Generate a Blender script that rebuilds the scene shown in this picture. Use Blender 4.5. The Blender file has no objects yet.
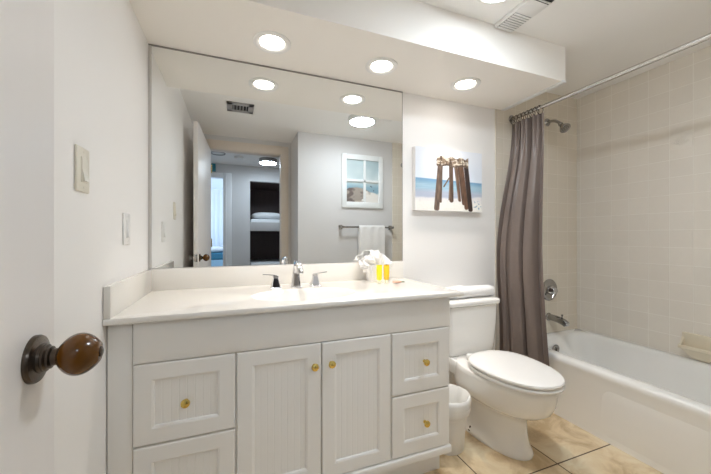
import bpy, bmesh, math, random
from mathutils import Vector, Matrix, noise
random.seed(7)
C = bpy.context.scene.collection
PI = math.pi

# ---------------------------------------------------------------- camera, world, exposure
EYE = 1.1127
cam_d = bpy.data.cameras.new('camera')
cam_d.sensor_width = 36.0
cam_d.lens = 16.0
cam_d.clip_start = 0.02
cam = bpy.data.objects.new('camera', cam_d)
cam.location = (0, 0, EYE)
cam.rotation_euler = (PI / 2, 0, math.radians(-21.164))
C.objects.link(cam)
bpy.context.scene.camera = cam

world = bpy.data.worlds.new('world')
bpy.context.scene.world = world
world.use_nodes = True
world.node_tree.nodes['Background'].inputs[0].default_value = (0.55, 0.72, 1.0, 1)
world.node_tree.nodes['Background'].inputs[1].default_value = 1.0

vs = bpy.context.scene.view_settings
vs.view_transform = 'Standard'
vs.look = 'None'
vs.gamma = 1.0
vs.use_curve_mapping = False
vs.exposure = 1.32
cy = bpy.context.scene.cycles
cy.max_bounces = 20
cy.diffuse_bounces = 14
cy.glossy_bounces = 8

L_CAN = 9.0        # glow of the lens face
W_CAN = 0.6        # beam of each can, watts
A_CAN = 68.0      # beam spread, degrees; warm recessed lamps under the soffit
L_DISC = 4.5       # cool ceiling disc beside the vent
L_ENTRY = 36.0      # cool ceiling discs
L_HALL = 36.0
CAN_COL = (1.0, 0.925, 0.855)
DISC_COL = (0.84, 0.925, 1.0)
HALL_COL = (0.72, 0.86, 1.0)

def area(name, loc, rot, sx, sy, power, col):
    d = bpy.data.lights.new(name, 'AREA')
    d.shape = 'RECTANGLE'; d.size = sx; d.size_y = sy; d.energy = power; d.color = col
    o = bpy.data.objects.new(name, d); o.location = loc; o.rotation_euler = rot
    C.objects.link(o); return o
# daylight entering the bedroom's window
area('window_daylight', (-2.44, -3.1, 1.5), (0, -PI / 2, 0), 1.2, 1.3, 26, (0.62, 0.78, 1.0))

# ---------------------------------------------------------------- key dimensions
XL, YV, XR, YP = -0.372, 1.74, 2.584, 0.15      # left wall, vanity wall, tub wall, picture wall
XN, YD = 0.636, -0.298                          # entry nook's right wall, door wall
ZC, ZS, YS, XS = 2.223, 2.02, 1.28, 1.8116      # ceiling, soffit underside, soffit face, soffit end
XT = 1.748                                      # where the tile starts
TUBX, TUBH = 1.876, 0.3775

# ---------------------------------------------------------------- materials
def new_mat(name):
    m = bpy.data.materials.new(name); m.use_nodes = True
    nt = m.node_tree; b = nt.nodes['Principled BSDF']
    return m, nt, b
def mix_rgb(nt, fac, a, b):
    n = nt.nodes.new('ShaderNodeMix'); n.data_type = 'RGBA'
    if isinstance(a, tuple): n.inputs[6].default_value = (*a[:3], 1)
    else: nt.links.new(a, n.inputs[6])
    if isinstance(b, tuple): n.inputs[7].default_value = (*b[:3], 1)
    else: nt.links.new(b, n.inputs[7])
    if isinstance(fac, float): n.inputs[0].default_value = fac
    else: nt.links.new(fac, n.inputs[0])
    return n.outputs[2]
def add_bump(nt, b, height, strength, dist=0.002):
    n = nt.nodes.new('ShaderNodeBump'); n.inputs['Strength'].default_value = strength
    n.inputs['Distance'].default_value = dist
    nt.links.new(height, n.inputs['Height']); nt.links.new(n.outputs[0], b.inputs['Normal'])
def obj_noise(nt, scale, detail=3.0, stretch=None, rough=0.5):
    tc = nt.nodes.new('ShaderNodeTexCoord'); out = tc.outputs['Object']
    if stretch:
        mp = nt.nodes.new('ShaderNodeMapping'); mp.inputs['Scale'].default_value = stretch
        nt.links.new(out, mp.inputs[0]); out = mp.outputs[0]
    n = nt.nodes.new('ShaderNodeTexNoise'); n.inputs['Scale'].default_value = scale
    n.inputs['Detail'].default_value = detail; n.inputs['Roughness'].default_value = rough
    nt.links.new(out, n.inputs['Vector']); return n.outputs['Fac']
def pmat(name, col, rough=0.5, metal=0.0, var=0.03, nscale=8.0, bump=0.0, bscale=200.0, bdist=0.001, coat=0.0, spec=None, stretch=None, sheen=0.0):
    m, nt, b = new_mat(name)
    f = obj_noise(nt, nscale, stretch=stretch)
    c2 = tuple(max(0, c * (1 - var * 2)) for c in col)
    c1 = tuple(min(1, c * (1 + var * 0.5)) for c in col)
    nt.links.new(mix_rgb(nt, f, c1, c2), b.inputs['Base Color'])
    b.inputs['Roughness'].default_value = rough
    b.inputs['Metallic'].default_value = metal
    b.inputs['Coat Weight'].default_value = coat
    b.inputs['Sheen Weight'].default_value = sheen
    if spec is not None: b.inputs['Specular IOR Level'].default_value = spec
    if bump > 0: add_bump(nt, b, obj_noise(nt, bscale, 2.0, stretch=stretch), bump, bdist)
    return m
def emat(name, col, strength):
    m, nt, b = new_mat(name)
    b.inputs['Base Color'].default_value = (0.9, 0.9, 0.9, 1)
    b.inputs['Emission Color'].default_value = (*col, 1)
    b.inputs['Emission Strength'].default_value = strength
    return m
def math_node(nt, op, a, bb):
    n = nt.nodes.new('ShaderNodeMath'); n.operation = op
    for i, v in enumerate((a, bb)):
        if v is None: continue
        if isinstance(v, (int, float)): n.inputs[i].default_value = v
        else: nt.links.new(v, n.inputs[i])
    return n.outputs[0]
def tile_mat(name, ax, pitch, off, mortar, c1, c2, cm, rough=0.25, bump=0.5, marble=None):
    # ax = the two world axes of the grid; off = world coordinates of one joint on each
    m, nt, b = new_mat(name)
    g = nt.nodes.new('ShaderNodeNewGeometry')
    sp = nt.nodes.new('ShaderNodeSeparateXYZ'); nt.links.new(g.outputs['Position'], sp.inputs[0])
    cb = nt.nodes.new('ShaderNodeCombineXYZ')
    for i in range(2):
        s = math_node(nt, 'SUBTRACT', sp.outputs[ax[i]], off[i] - 40 * pitch)
        nt.links.new(math_node(nt, 'DIVIDE', s, pitch), cb.inputs[i])
    br = nt.nodes.new('ShaderNodeTexBrick')
    br.offset = 0.0; br.squash = 1.0
    br.inputs['Scale'].default_value = 1.0
    br.inputs['Brick Width'].default_value = 1.0
    br.inputs['Row Height'].default_value = 1.0
    br.inputs['Mortar Size'].default_value = mortar
    br.inputs['Mortar Smooth'].default_value = 0.25
    br.inputs['Bias'].default_value = 0.0
    br.inputs['Color1'].default_value = (*c1, 1); br.inputs['Color2'].default_value = (*c2, 1)
    br.inputs['Mortar'].default_value = (*cm, 1)
    nt.links.new(cb.outputs[0], br.inputs['Vector'])
    col = br.outputs['Color']
    if marble:
        n1 = nt.nodes.new('ShaderNodeTexNoise'); n1.inputs['Scale'].default_value = 5.0
        n1.inputs['Detail'].default_value = 8; n1.inputs['Roughness'].default_value = 0.62
        n1.inputs['Distortion'].default_value = 1.2
        nt.links.new(g.outputs['Position'], n1.inputs['Vector'])
        cr = nt.nodes.new('ShaderNodeValToRGB')
        e = cr.color_ramp.elements
        e[0].position = 0.36; e[0].color = (*marble[0], 1)
        e[1].position = 0.66; e[1].color = (*marble[1], 1)
        x = e.new(0.5); x.color = (*marble[2], 1)
        nt.links.new(n1.outputs['Fac'], cr.inputs[0])
        body = mix_rgb(nt, 0.16, cr.outputs[0], col)
        col = mix_rgb(nt, br.outputs['Fac'], body, cm)
    else:
        n1 = nt.nodes.new('ShaderNodeTexNoise'); n1.inputs['Scale'].default_value = 30.0
        nt.links.new(g.outputs['Position'], n1.inputs['Vector'])
        col = mix_rgb(nt, math_node(nt, 'MULTIPLY', n1.outputs['Fac'], 0.16), col, tuple(c * 0.8 for c in c1))
    nt.links.new(col, b.inputs['Base Color'])
    r = math_node(nt, 'ADD', math_node(nt, 'MULTIPLY', br.outputs['Fac'], 0.5), rough)
    nt.links.new(r, b.inputs['Roughness'])
    n2 = nt.nodes.new('ShaderNodeTexNoise'); n2.inputs['Scale'].default_value = 22.0
    nt.links.new(g.outputs['Position'], n2.inputs['Vector'])
    h = math_node(nt, 'ADD', math_node(nt, 'MULTIPLY', br.outputs['Fac'], -1.0), math_node(nt, 'MULTIPLY', n2.outputs['Fac'], 0.35))
    add_bump(nt, b, h, bump, 0.0015)
    return m

M = {}
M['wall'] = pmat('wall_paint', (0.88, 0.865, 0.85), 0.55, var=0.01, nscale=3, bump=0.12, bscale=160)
M['wall_dim'] = pmat('wall_paint_dimmed', (0.66, 0.65, 0.645), 0.6, var=0.01, nscale=3, bump=0.12, bscale=160)  # white wall paint darkened, dimmer light behind the camera put into the colour
M['ceil'] = pmat('ceiling_paint', (0.92, 0.91, 0.895), 0.7, var=0.01, nscale=3, bump=0.15, bscale=120)
M['soffit'] = pmat('soffit_paint', (0.90, 0.865, 0.815), 0.6, var=0.01, nscale=3, bump=0.1, bscale=140)
M['door'] = pmat('door_paint', (0.84, 0.81, 0.79), 0.42, var=0.025, nscale=3, bump=0.12, bscale=40, stretch=(6, 6, 0.5))
M['casing'] = pmat('casing_paint', (0.72, 0.64, 0.56), 0.45, var=0.02)
M['white_trim'] = pmat('white_trim', (0.80, 0.80, 0.80), 0.45, var=0.015)
M['cabinet'] = pmat('cabinet_paint', (0.87, 0.85, 0.815), 0.38, var=0.015, nscale=5, bump=0.05, bscale=90)
M['counter'] = pmat('cultured_marble', (0.83, 0.80, 0.75), 0.16, var=0.02, nscale=6, coat=0.3)
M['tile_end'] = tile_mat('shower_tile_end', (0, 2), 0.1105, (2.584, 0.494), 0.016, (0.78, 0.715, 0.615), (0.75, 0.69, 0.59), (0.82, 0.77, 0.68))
M['tile_side'] = tile_mat('shower_tile_side', (1, 2), 0.1105, (1.151, 0.494), 0.016, (0.85, 0.80, 0.725), (0.82, 0.77, 0.695), (0.90, 0.865, 0.80))  # same tile as the end wall, lightened in place of missing fill light
M['tile_edge'] = pmat('tile_edge', (0.73, 0.67, 0.58), 0.25)
M['relief'] = pmat('relief_tile_glaze', (0.86, 0.815, 0.745), 0.25)
M['floor'] = tile_mat('floor_tile', (0, 1), 0.4185, (1.065, 1.088), 0.0085, (0.76, 0.60, 0.37), (0.68, 0.52, 0.32), (0.10, 0.065, 0.04), rough=0.28, bump=0.35,
                      marble=((0.50, 0.36, 0.20), (0.82, 0.72, 0.53), (0.72, 0.58, 0.38)))
M['mirror'] = pmat('mirror_glass', (0.90, 0.915, 0.91), 0.0, 1.0, var=0.0)
M['mirror_channel'] = pmat('mirror_channel', (0.34, 0.31, 0.29), 0.4, 0.3)
M['side_channel'] = pmat('mirror_side_channel', (0.58, 0.56, 0.535), 0.35, 0.3)
M['porcelain'] = pmat('porcelain', (0.88, 0.865, 0.835), 0.08, var=0.01, coat=0.5)
M['seat'] = pmat('toilet_seat_plastic', (0.85, 0.84, 0.82), 0.2, var=0.01)
M['tub'] = pmat('tub_enamel', (0.93, 0.925, 0.905), 0.1, var=0.012, coat=0.5)
M['chrome'] = pmat('chrome', (0.66, 0.66, 0.68), 0.07, 1.0, var=0.02)
M['nickel'] = pmat('brushed_nickel', (0.40, 0.385, 0.37), 0.22, 1.0, var=0.04)
M['rod'] = pmat('rod_metal', (0.62, 0.60, 0.58), 0.15, 1.0, var=0.03)
M['brass'] = pmat('brass', (0.75, 0.55, 0.16), 0.2, 1.0, var=0.05)
M['bronze'] = pmat('aged_bronze', (0.11, 0.085, 0.065), 0.25, 0.8, var=0.15, nscale=40)
M['knobwood'] = pmat('amber_knob', (0.17, 0.062, 0.004), 0.16, 0.0, var=0.35, nscale=30, coat=0.25, spec=0.35)
M['curtain'] = pmat('curtain_cloth', (0.200, 0.155, 0.134), 0.36, var=0.05, nscale=30, bump=0.12, bscale=500, sheen=0.1)
M['towel'] = pmat('white_terry', (0.86, 0.85, 0.84), 0.95, var=0.03, nscale=60, bump=0.8, bscale=420, bdist=0.003)
M['plastic_white'] = pmat('white_plastic', (0.83, 0.82, 0.80), 0.35, var=0.01)
M['plastic_ivory'] = pmat('ivory_plastic', (0.80, 0.755, 0.65), 0.3, var=0.01)
M['liner'] = pmat('bin_liner', (0.85, 0.84, 0.81), 0.25, var=0.02)
M['yellow'] = pmat('lemon_bottle', (0.93, 0.80, 0.02), 0.22, var=0.03, coat=0.3)
M['amber'] = pmat('golden_bottle', (0.93, 0.60, 0.02), 0.22, var=0.03, coat=0.3)
M['cap'] = pmat('cap_plastic', (0.85, 0.80, 0.62), 0.25, var=0.02)
M['soap'] = pmat('soap_wrap', (0.78, 0.42, 0.30), 0.35, var=0.2, nscale=60)
M['soap_tip'] = pmat('soap_tip', (0.30, 0.32, 0.22), 0.5)
M['dark'] = pmat('dark_void', (0.03, 0.028, 0.027), 0.7)
M['grey_metal'] = pmat('grey_register', (0.36, 0.35, 0.35), 0.5, 0.0)
M['dishware'] = pmat('soap_dish_glaze', (0.80, 0.72, 0.57), 0.12, var=0.02, coat=0.5)
M['frame'] = pmat('frame_white', (0.80, 0.82, 0.82), 0.45, var=0.02)
M['canvas_edge'] = pmat('canvas_edge', (0.84, 0.84, 0.84), 0.7)
M['brown_panel'] = pmat('dark_brown_panel', (0.115, 0.075, 0.068), 0.5, var=0.15, nscale=6, stretch=(5, 5, 0.6))
M['grey_board'] = pmat('grey_board', (0.50, 0.48, 0.47), 0.5)
M['bedding'] = pmat('white_bedding', (0.84, 0.85, 0.86), 0.9, bump=0.4, bscale=40, bdist=0.004)
M['teal'] = pmat('teal_paint', (0.02, 0.20, 0.26), 0.5)
M['teal_cloth'] = pmat('teal_blanket', (0.05, 0.20, 0.30), 0.9, bump=0.4, bscale=60)
M['blue_cloth'] = pmat('pale_blue_cover', (0.36, 0.56, 0.70), 0.9, bump=0.4, bscale=60)
M['hall_floor'] = pmat('hall_floor', (0.30, 0.23, 0.17), 0.4, var=0.1)
M['lens_can'] = emat('recessed_lens', CAN_COL, L_CAN)
M['lens_disc'] = emat('ceiling_lens', DISC_COL, L_DISC)
M['lens_entry'] = emat('entry_lens', DISC_COL, L_ENTRY)
M['lens_hall'] = emat('hall_lens', HALL_COL, L_HALL)
def vcol_mat(name, rough):
    m, nt, b = new_mat(name)
    a = nt.nodes.new('ShaderNodeVertexColor'); a.layer_name = 'print'
    nt.links.new(a.outputs[0], b.inputs['Base Color']); b.inputs['Roughness'].default_value = rough
    return m
M['print'] = vcol_mat('canvas_print', 0.65)
M['print_glossy'] = vcol_mat('picture_print', 0.3)

# ---------------------------------------------------------------- mesh helpers
def merge(bm, tmp):
    me = bpy.data.meshes.new('t'); tmp.to_mesh(me); tmp.free(); bm.from_mesh(me); bpy.data.meshes.remove(me)
def box(bm, x0, x1, y0, y1, z0, z1, bev=0.0, seg=2, mtx=None):
    t = bmesh.new(); bmesh.ops.create_cube(t, size=1)
    for v in t.verts:
        v.co = Vector((x0 + (v.co.x + .5) * (x1 - x0), y0 + (v.co.y + .5) * (y1 - y0), z0 + (v.co.z + .5) * (z1 - z0)))
    if bev > 0:
        bmesh.ops.bevel(t, geom=t.edges[:], offset=bev, segments=seg, affect='EDGES', profile=0.5)
    if mtx is not None: t.transform(mtx)
    merge(bm, t); return bm
def ring_faces(bm, a, b):
    n = len(a)
    for i in range(n):
        j = (i + 1) % n
        try: bm.faces.new((a[i], a[j], b[j], b[i]))
        except ValueError: pass
def loft(bm, rings, cap0=True, cap1=True):
    t = bmesh.new()
    vv = [[t.verts.new(p) for p in r] for r in rings]
    for a, b in zip(vv, vv[1:]): ring_faces(t, a, b)
    if cap0: t.faces.new(vv[0][::-1])
    if cap1: t.faces.new(vv[-1])
    bmesh.ops.recalc_face_normals(t, faces=t.faces[:])
    merge(bm, t); return bm
def frame_of(d):
    d = Vector(d).normalized()
    up = Vector((0, 0, 1)) if abs(d.z) < 0.95 else Vector((0, 1, 0))
    a = d.cross(up).normalized(); return a, d.cross(a).normalized(), d
def lathe(bm, prof, org=(0, 0, 0), axis=(0, 0, 1), seg=32, cap0=True, cap1=True):
    a, b, d = frame_of(axis); o = Vector(org); rings = []
    for r, h in prof:
        r = max(r, 1e-4)
        rings.append([o + d * h + (a * math.cos(2 * PI * k / seg) + b * math.sin(2 * PI * k / seg)) * r for k in range(seg)])
    return loft(bm, rings, cap0, cap1)
def tube(bm, pts, r, seg=16):
    pts = [Vector(p) for p in pts]; rr = r if isinstance(r, (list, tuple)) else [r] * len(pts); rings = []
    pa = None
    for i, p in enumerate(pts):
        d = (pts[min(i + 1, len(pts) - 1)] - pts[max(i - 1, 0)]).normalized()
        if pa is None: a, b, _ = frame_of(d)
        else:
            a = (pa - d * pa.dot(d)).normalized(); b = d.cross(a)
        pa = a
        rings.append([p + (a * math.cos(2 * PI * k / seg) + b * math.sin(2 * PI * k / seg)) * rr[i] for k in range(seg)])
    return loft(bm, rings)
def sphere(bm, c, rx, ry, rz, u=24, v=14):
    t = bmesh.new(); bmesh.ops.create_uvsphere(t, u_segments=u, v_segments=v, radius=1)
    for x in t.verts: x.co = Vector((c[0] + x.co.x * rx, c[1] + x.co.y * ry, c[2] + x.co.z * rz))
    merge(bm, t); return bm
def torus(bm, c, R, r, axis=(0, 0, 1), seg=32, rs=10):
    a, b, d = frame_of(axis); o = Vector(c); t = bmesh.new(); rings = []
    for k in range(seg):
        e = a * math.cos(2 * PI * k / seg) + b * math.sin(2 * PI * k / seg)
        rings.append([t.verts.new(o + e * (R + r * math.cos(2 * PI * j / rs)) + d * (r * math.sin(2 * PI * j / rs))) for j in range(rs)])
    for i in range(seg): ring_faces(t, rings[i], rings[(i + 1) % seg])
    bmesh.ops.recalc_face_normals(t, faces=t.faces[:]); merge(bm, t); return bm
def rrect(x0, x1, y0, y1, r, z, n=8):
    p = []
    for cx, cy, a0 in ((x1 - r, y1 - r, 0), (x0 + r, y1 - r, PI / 2), (x0 + r, y0 + r, PI), (x1 - r, y0 + r, 1.5 * PI)):
        for k in range(n + 1):
            a = a0 + PI / 2 * k / n; p.append(Vector((cx + r * math.cos(a), cy + r * math.sin(a), z)))
    return p
def arc(p0, p1, p2, n=8):
    p0, p1, p2 = Vector(p0), Vector(p1), Vector(p2)
    return [p0 * (1 - t) ** 2 + p1 * 2 * t * (1 - t) + p2 * t * t for t in [k / n for k in range(n + 1)]]

# ---------------------------------------------------------------- object helpers
def tag(o, label=None, cat=None, group=None, kind=None):
    if label: o['label'] = label
    if cat: o['category'] = cat
    if group: o['group'] = group
    if kind: o['kind'] = kind
    return o
def thing(name, label, cat, loc=(0, 0, 0), group=None):
    o = bpy.data.objects.new(name, None); C.objects.link(o); o.location = loc
    o.empty_display_size = 0.05
    return tag(o, label, cat, group)
def base_of(o):
    b = Vector((0, 0, 0))
    while o is not None: b += Vector(o.location); o = o.parent
    return b
def obj(name, bm, m, parent=None, base=None, smooth=35, label=None):
    """All meshes are authored in world coordinates; base = where the origin goes."""
    me = bpy.data.meshes.new(name)
    b = Vector(base) if base is not None else (base_of(parent) if parent else Vector((0, 0, 0)))
    bm.transform(Matrix.Translation(-b)); bm.to_mesh(me); bm.free()
    for mm in (m if isinstance(m, (list, tuple)) else [m]): me.materials.append(mm)
    if smooth:
        for p in me.polygons: p.use_smooth = True
        me.set_sharp_from_angle(angle=math.radians(smooth))
    o = bpy.data.objects.new(name, me); C.objects.link(o)
    if parent: o.parent = parent
    else: o.location = b
    if label: o['label'] = label
    return o
def struct(name, bm, m, parent=None, smooth=0, label=None, cat=None):
    o = obj(name, bm, m, parent, smooth=smooth)
    if parent is None: tag(o, label, cat, kind='structure')
    return o
def B(): return bmesh.new()
def dup(root, loc, label, group=None):
    r = root.copy(); C.objects.link(r); r.location = loc; r['label'] = label
    if group: r['group'] = group
    for ch in list(root.children):
        c = ch.copy(); C.objects.link(c); c.parent = r
        for g in ch.children:
            d = g.copy(); C.objects.link(d); d.parent = c
    return r

# ================================================================ SETTING
TH = 0.10
b = B(); box(b, XL - TH, XR + TH, -0.40, YV + TH, -0.1, 0); struct('floor', b, M['floor'], label='beige marbled floor tiles with dark grout in the bathroom', cat='floor')
b = B(); box(b, XL - TH, XR + TH, -0.40, YV + TH, ZC, ZC + 0.1); struct('ceiling', b, M['ceil'], label='white bathroom ceiling', cat='ceiling')
b = B(); box(b, XL - TH, XL, -0.40, YV + TH, 0, ZC); struct('wall_left', b, M['wall'], label='white wall with two light switches beside the vanity', cat='wall')
b = B(); box(b, XL, XR + TH, YV, YV + TH, 0, ZC); struct('wall_front', b, M['wall'], label='white wall behind the mirror and toilet', cat='wall')
b = B(); box(b, XR, XR + TH, YP - TH, YV, 0, ZC); struct('wall_right', b, M['tile_side'], label='beige tiled wall along the bathtub', cat='wall')
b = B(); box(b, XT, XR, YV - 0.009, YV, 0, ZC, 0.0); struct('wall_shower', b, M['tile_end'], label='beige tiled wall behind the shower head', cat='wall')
b = B(); box(b, XT - 0.012, XT, YV - 0.010, YV, 0, ZC - .001, 0.003); struct('trim_1', b, M['tile_edge'], smooth=30, label='tile edge strip beside the shower curtain', cat='trim')
b = B(); box(b, XN, XR, YP - TH, YP, 0, ZC); struct('wall_back', b, M['wall_dim'], label='white wall with the towel bar, shade put into its colour, seen in the mirror', cat='wall')
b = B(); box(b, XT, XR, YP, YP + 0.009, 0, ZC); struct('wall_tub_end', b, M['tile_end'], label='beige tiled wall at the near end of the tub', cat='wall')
b = B(); box(b, XN, XN + TH, -0.40, YP - TH, 0, ZC); struct('wall_nook', b, M['wall_dim'], label='short wall beside the doorway, seen in the mirror', cat='wall')
DX0, DX1, DZ = -0.255, 0.537, 2.085
b = B(); box(b, XL, DX0, YD - TH, YD, 0, ZC); box(b, DX1, XN, YD - TH, YD, 0, ZC); box(b, DX0, DX1, YD - TH, YD, DZ, ZC)
struct('wall_door', b, M['wall_dim'], label='wall around the doorway, seen in the mirror', cat='wall')
b = B()
box(b, DX1 - 0.012, DX1 + 0.07, YD, YD + 0.018, 0, DZ + 0.085, 0.004)
box(b, DX0 - 0.08, DX0 + 0.012, YD, YD + 0.018, 0, DZ + 0.085, 0.004)
box(b, DX0, DX1, YD, YD + 0.018, DZ - 0.012, DZ + 0.085, 0.004)
box(b, DX1 - 0.018, DX1, YD - TH, YD, 0, DZ, 0.002); box(b, DX0, DX0 + 0.018, YD - TH, YD, 0, DZ, 0.002); box(b, DX0, DX1, YD - TH, YD, DZ - 0.018, DZ, 0.002)
struct('trim_2', b, M['casing'], smooth=30, label='beige doorway casing, seen in the mirror', cat='trim')
# soffit over the vanity
b = B(); box(b, XL, XS, YS, YV, ZS, ZC, 0.0); struct('ceiling_soffit', b, M['soffit'], label='boxed soffit over the vanity holding three lamps', cat='soffit')
b = B(); box(b, XS - 0.03, XS + 0.004, YS - 0.004, YV - .012, ZS - 0.006, ZS + 0.006, 0.002); struct('trim_3', b, M['white_trim'], smooth=30, label='white edge strip at the soffit end', cat='trim')

# hallway beyond the doorway and bedroom behind it
HY = -1.75; BX0, BX1 = 0.247, 2.25; BZ = 1.992; AX0, AX1, AZ = -0.86, -0.145, 2.014
b = B(); box(b, -2.6, 2.5, -4.6, -0.40, -0.1, 0); struct('floor_hall', b, M['hall_floor'], label='floor of the hallway and bedroom', cat='floor')
b = B(); box(b, -2.6, 2.5, -4.6, -0.40, ZC, ZC + 0.1); struct('ceiling_hall', b, M['ceil'], label='bluish ceiling of the hallway, seen in the mirror', cat='ceiling')
b = B(); box(b, -1.3, XL - TH, -0.42, -0.40 + .02, 0, ZC); box(b, XN + TH, 2.4, -0.42, -0.40 + .02, 0, ZC); struct('wall_hall_near', b, M['wall_dim'], label='hallway wall next to the bathroom', cat='wall')
b = B(); box(b, -1.4, -1.3, HY, -0.38, 0, ZC); struct('wall_hall_left', b, M['wall_dim'], label='left end wall of the hallway', cat='wall')
b = B(); box(b, 2.4, 2.5, HY, -0.38, 0, ZC); struct('wall_hall_right', b, M['wall_dim'], label='right end wall of the hallway', cat='wall')
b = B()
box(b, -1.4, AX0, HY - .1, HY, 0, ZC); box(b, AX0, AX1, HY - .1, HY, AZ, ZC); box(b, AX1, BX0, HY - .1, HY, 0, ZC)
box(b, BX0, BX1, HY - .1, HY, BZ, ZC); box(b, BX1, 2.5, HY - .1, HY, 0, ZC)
struct('wall_hall_far', b, M['wall_dim'], label='far hallway wall with bunk opening, seen in the mirror', cat='wall')
b = B()
box(b, AX1, AX1 + 0.125, HY, HY + 0.02, 0, AZ + 0.075, 0.006); box(b, AX0 - 0.1, AX0, HY, HY + 0.02, 0, AZ + 0.075, 0.006); box(b, AX0, AX1, HY, HY + 0.02, AZ, AZ + 0.075, 0.006)
box(b, AX1 + 0.03, AX1 + 0.05, HY + .02, HY + 0.028, 0, AZ + 0.03, 0.003)
struct('trim_4', b, M['white_trim'], smooth=30, label='white bedroom doorway casing, seen in the mirror', cat='trim')
b = B(); box(b, -2.6, 0.10, -4.6, -4.5, 0, ZC)
for k in range(26): box(b, -2.5 + k * 0.1, -2.5 + k * 0.1 + 0.094, -4.5, -4.488, 0.1, ZC - 0.05, 0.004)
struct('wall_bedroom_far', b, M['white_trim'], smooth=30, label='white bedroom wall of vertical boards, seen in the mirror', cat='wall')
b = B(); box(b, 0.10, 0.20, -4.6, HY - .1, 0, ZC); struct('wall_bedroom_right', b, M['white_trim'], label='right bedroom wall', cat='wall')
b = B(); box(b, -2.6, -2.5, -4.6, -3.8, 0, ZC); box(b, -2.6, -2.5, -2.4, HY, 0, ZC); box(b, -2.6, -2.5, -3.8, -2.4, 0, 0.85); box(b, -2.6, -2.5, -3.8, -2.4, 2.1, ZC)
box(b, -2.6, -1.4, HY - .1, HY, 0, ZC)
struct('wall_bedroom_left', b, M['white_trim'], label='bedroom wall holding the window', cat='wall')
b = B()
for y in (-3.8, -3.12, -2.44): box(b, -2.58, -2.52, y, y + .04, 0.85, 2.1, .004)
for z in (0.85, 1.46, 2.06): box(b, -2.58, -2.52, -3.8, -2.4, z, z + .04, .004)
struct('window_1', b, M['white_trim'], smooth=30, label='bedroom window', cat='window')
# alcove shell of the bunks
b = B(); box(b, BX0 - .04, BX0, -2.75, HY - .1, 0, BZ + .05); box(b, BX1, BX1 + .04, -2.75, HY - .1, 0, BZ + .05)
box(b, BX0 - .04, BX1 + .04, -2.79, -2.75, 0, BZ + .05); box(b, BX0, BX1, -2.75, HY - .1, BZ, BZ + .05)
struct('wall_alcove', b, M['brown_panel'], label='dark brown lining of the bunk alcove, seen in the mirror', cat='wall')

# ---------------------------------------------------------------- bathroom door, swung open at the left
hx, hy, ex, ey = -0.222, -0.272, -0.2625, 0.636
dv = Vector((ex - hx, ey - hy, 0)); dl = dv.length; du = dv.normalized(); dn = Vector((du.y, -du.x, 0))   # dn points into the room
def door_pt(s, n, z): return Vector((hx, hy, 0)) + du * s + dn * n + Vector((0, 0, z))
DM = Matrix(((dn.x, du.x, 0, hx), (dn.y, du.y, 0, hy), (0, 0, 1, 0), (0, 0, 0, 1)))   # local (n, s, z)
b = B(); box(b, -0.035, 0, 0, dl, 0.012, 2.045, 0.0025, mtx=DM)
door = struct('door_1', b, M['door'], smooth=30, label='off white bathroom door standing open at the left edge', cat='door')
KS, KZ = dl - 0.062, 0.942
def knob_parts(n0, sign, label, egg):
    o = door_pt(KS, n0, KZ); ax = dn * sign
    b = B()
    if egg:
        lathe(b, [(0.0328, 0), (0.0328, .004), (0.0315, .0065), (0.026, .008), (0.020, .009)], o, ax, 40)
        kb = obj('door_knob', b, M['bronze'], door, label=label)
        b = B(); lathe(b, [(0.0205, .008), (0.0195, .012), (0.0185, .0125), (.0185, .015), (.0155, .017), (.0155, .0195), (.012, .021), (.0115, .027), (.013, .0285), (.0125, .031)], o, ax, 32)
        obj('neck', b, M['bronze'], kb)
        b = B()
        prof = []
        for k in range(19):
            t = k / 18; h = 0.028 + 0.047 * t
            prof.append((0.0315 * (max(0.0, math.sin(PI * (0.085 + 0.82 * t)))) ** 0.60 * (1.0 - 0.10 * t), h))
        lathe(b, prof, o, ax, 40); obj('grip', b, M['knobwood'], kb, smooth=60)
        b = B(); lathe(b, [(.0075, .0735), (.0075, .0765), (.006, .0775)], o, ax, 20); obj('lock_button', b, M['bronze'], kb)
    else:
        lathe(b, [(0.032, 0), (0.032, .003), (0.026, .006), (0.011, .008), (.010, .016), (.018, .024), (.022, .034), (.019, .042), (.008, .046)], o, ax, 32)
        obj('door_knob', b, M['nickel'], door, label=label)
knob_parts(0.0, 1, 'egg shaped amber brown door knob on dark bronze rose', True)
knob_parts(-0.035, -1, 'silver round door knob on the wall side', False)
b = B(); box(b, -0.029, -0.006, dl - .001, dl + 0.0015, KZ - 0.03, KZ + 0.03, 0.0004, mtx=DM); obj('latch_plate', b, M['nickel'], door)
for z in (0.25, 1.05, 1.85):
    b = B(); tube(b, [door_pt(-0.004, 0.004, z - .045), door_pt(-0.004, 0.004, z + .045)], 0.0055, 10); obj('hinge', b, M['brass'], door)

# ================================================================ LIGHT FIXTURES
LX = (0.1695, 0.7344, 1.2872); LY = 1.5161
def make_can(loc, label):
    t = thing('recessed_light', label, 'ceiling light', loc, 'recessed lamps in the soffit')
    x, y, z = loc; b = B()
    lathe(b, [(.086, 0), (.086, -.004), (.080, -.007), (.064, -.006), (.056, -.001), (.056, 0)], (x, y, z), (0, 0, 1), 48, False, False)
    obj('trim_ring', b, M['plastic_white'], t)
    b = B(); lathe(b, [(.0555, -.0008), (.050, -.003), (.03, -.004), (.002, -.0042)], (x, y, z), (0, 0, 1), 40, True, True)
    obj('lens', b, M['lens_can'], t)
    d = bpy.data.lights.new('bulb', 'AREA'); d.shape = 'DISK'; d.size = .10; d.energy = W_CAN; d.color = CAN_COL; d.spread = math.radians(A_CAN)
    o = bpy.data.objects.new('bulb', d); C.objects.link(o); o.parent = t; o.location = (0, 0, -.006); return t
can = make_can((LX[0], LY, ZS), 'recessed round lamp in soffit over the sink, leftmost of three')
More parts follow.
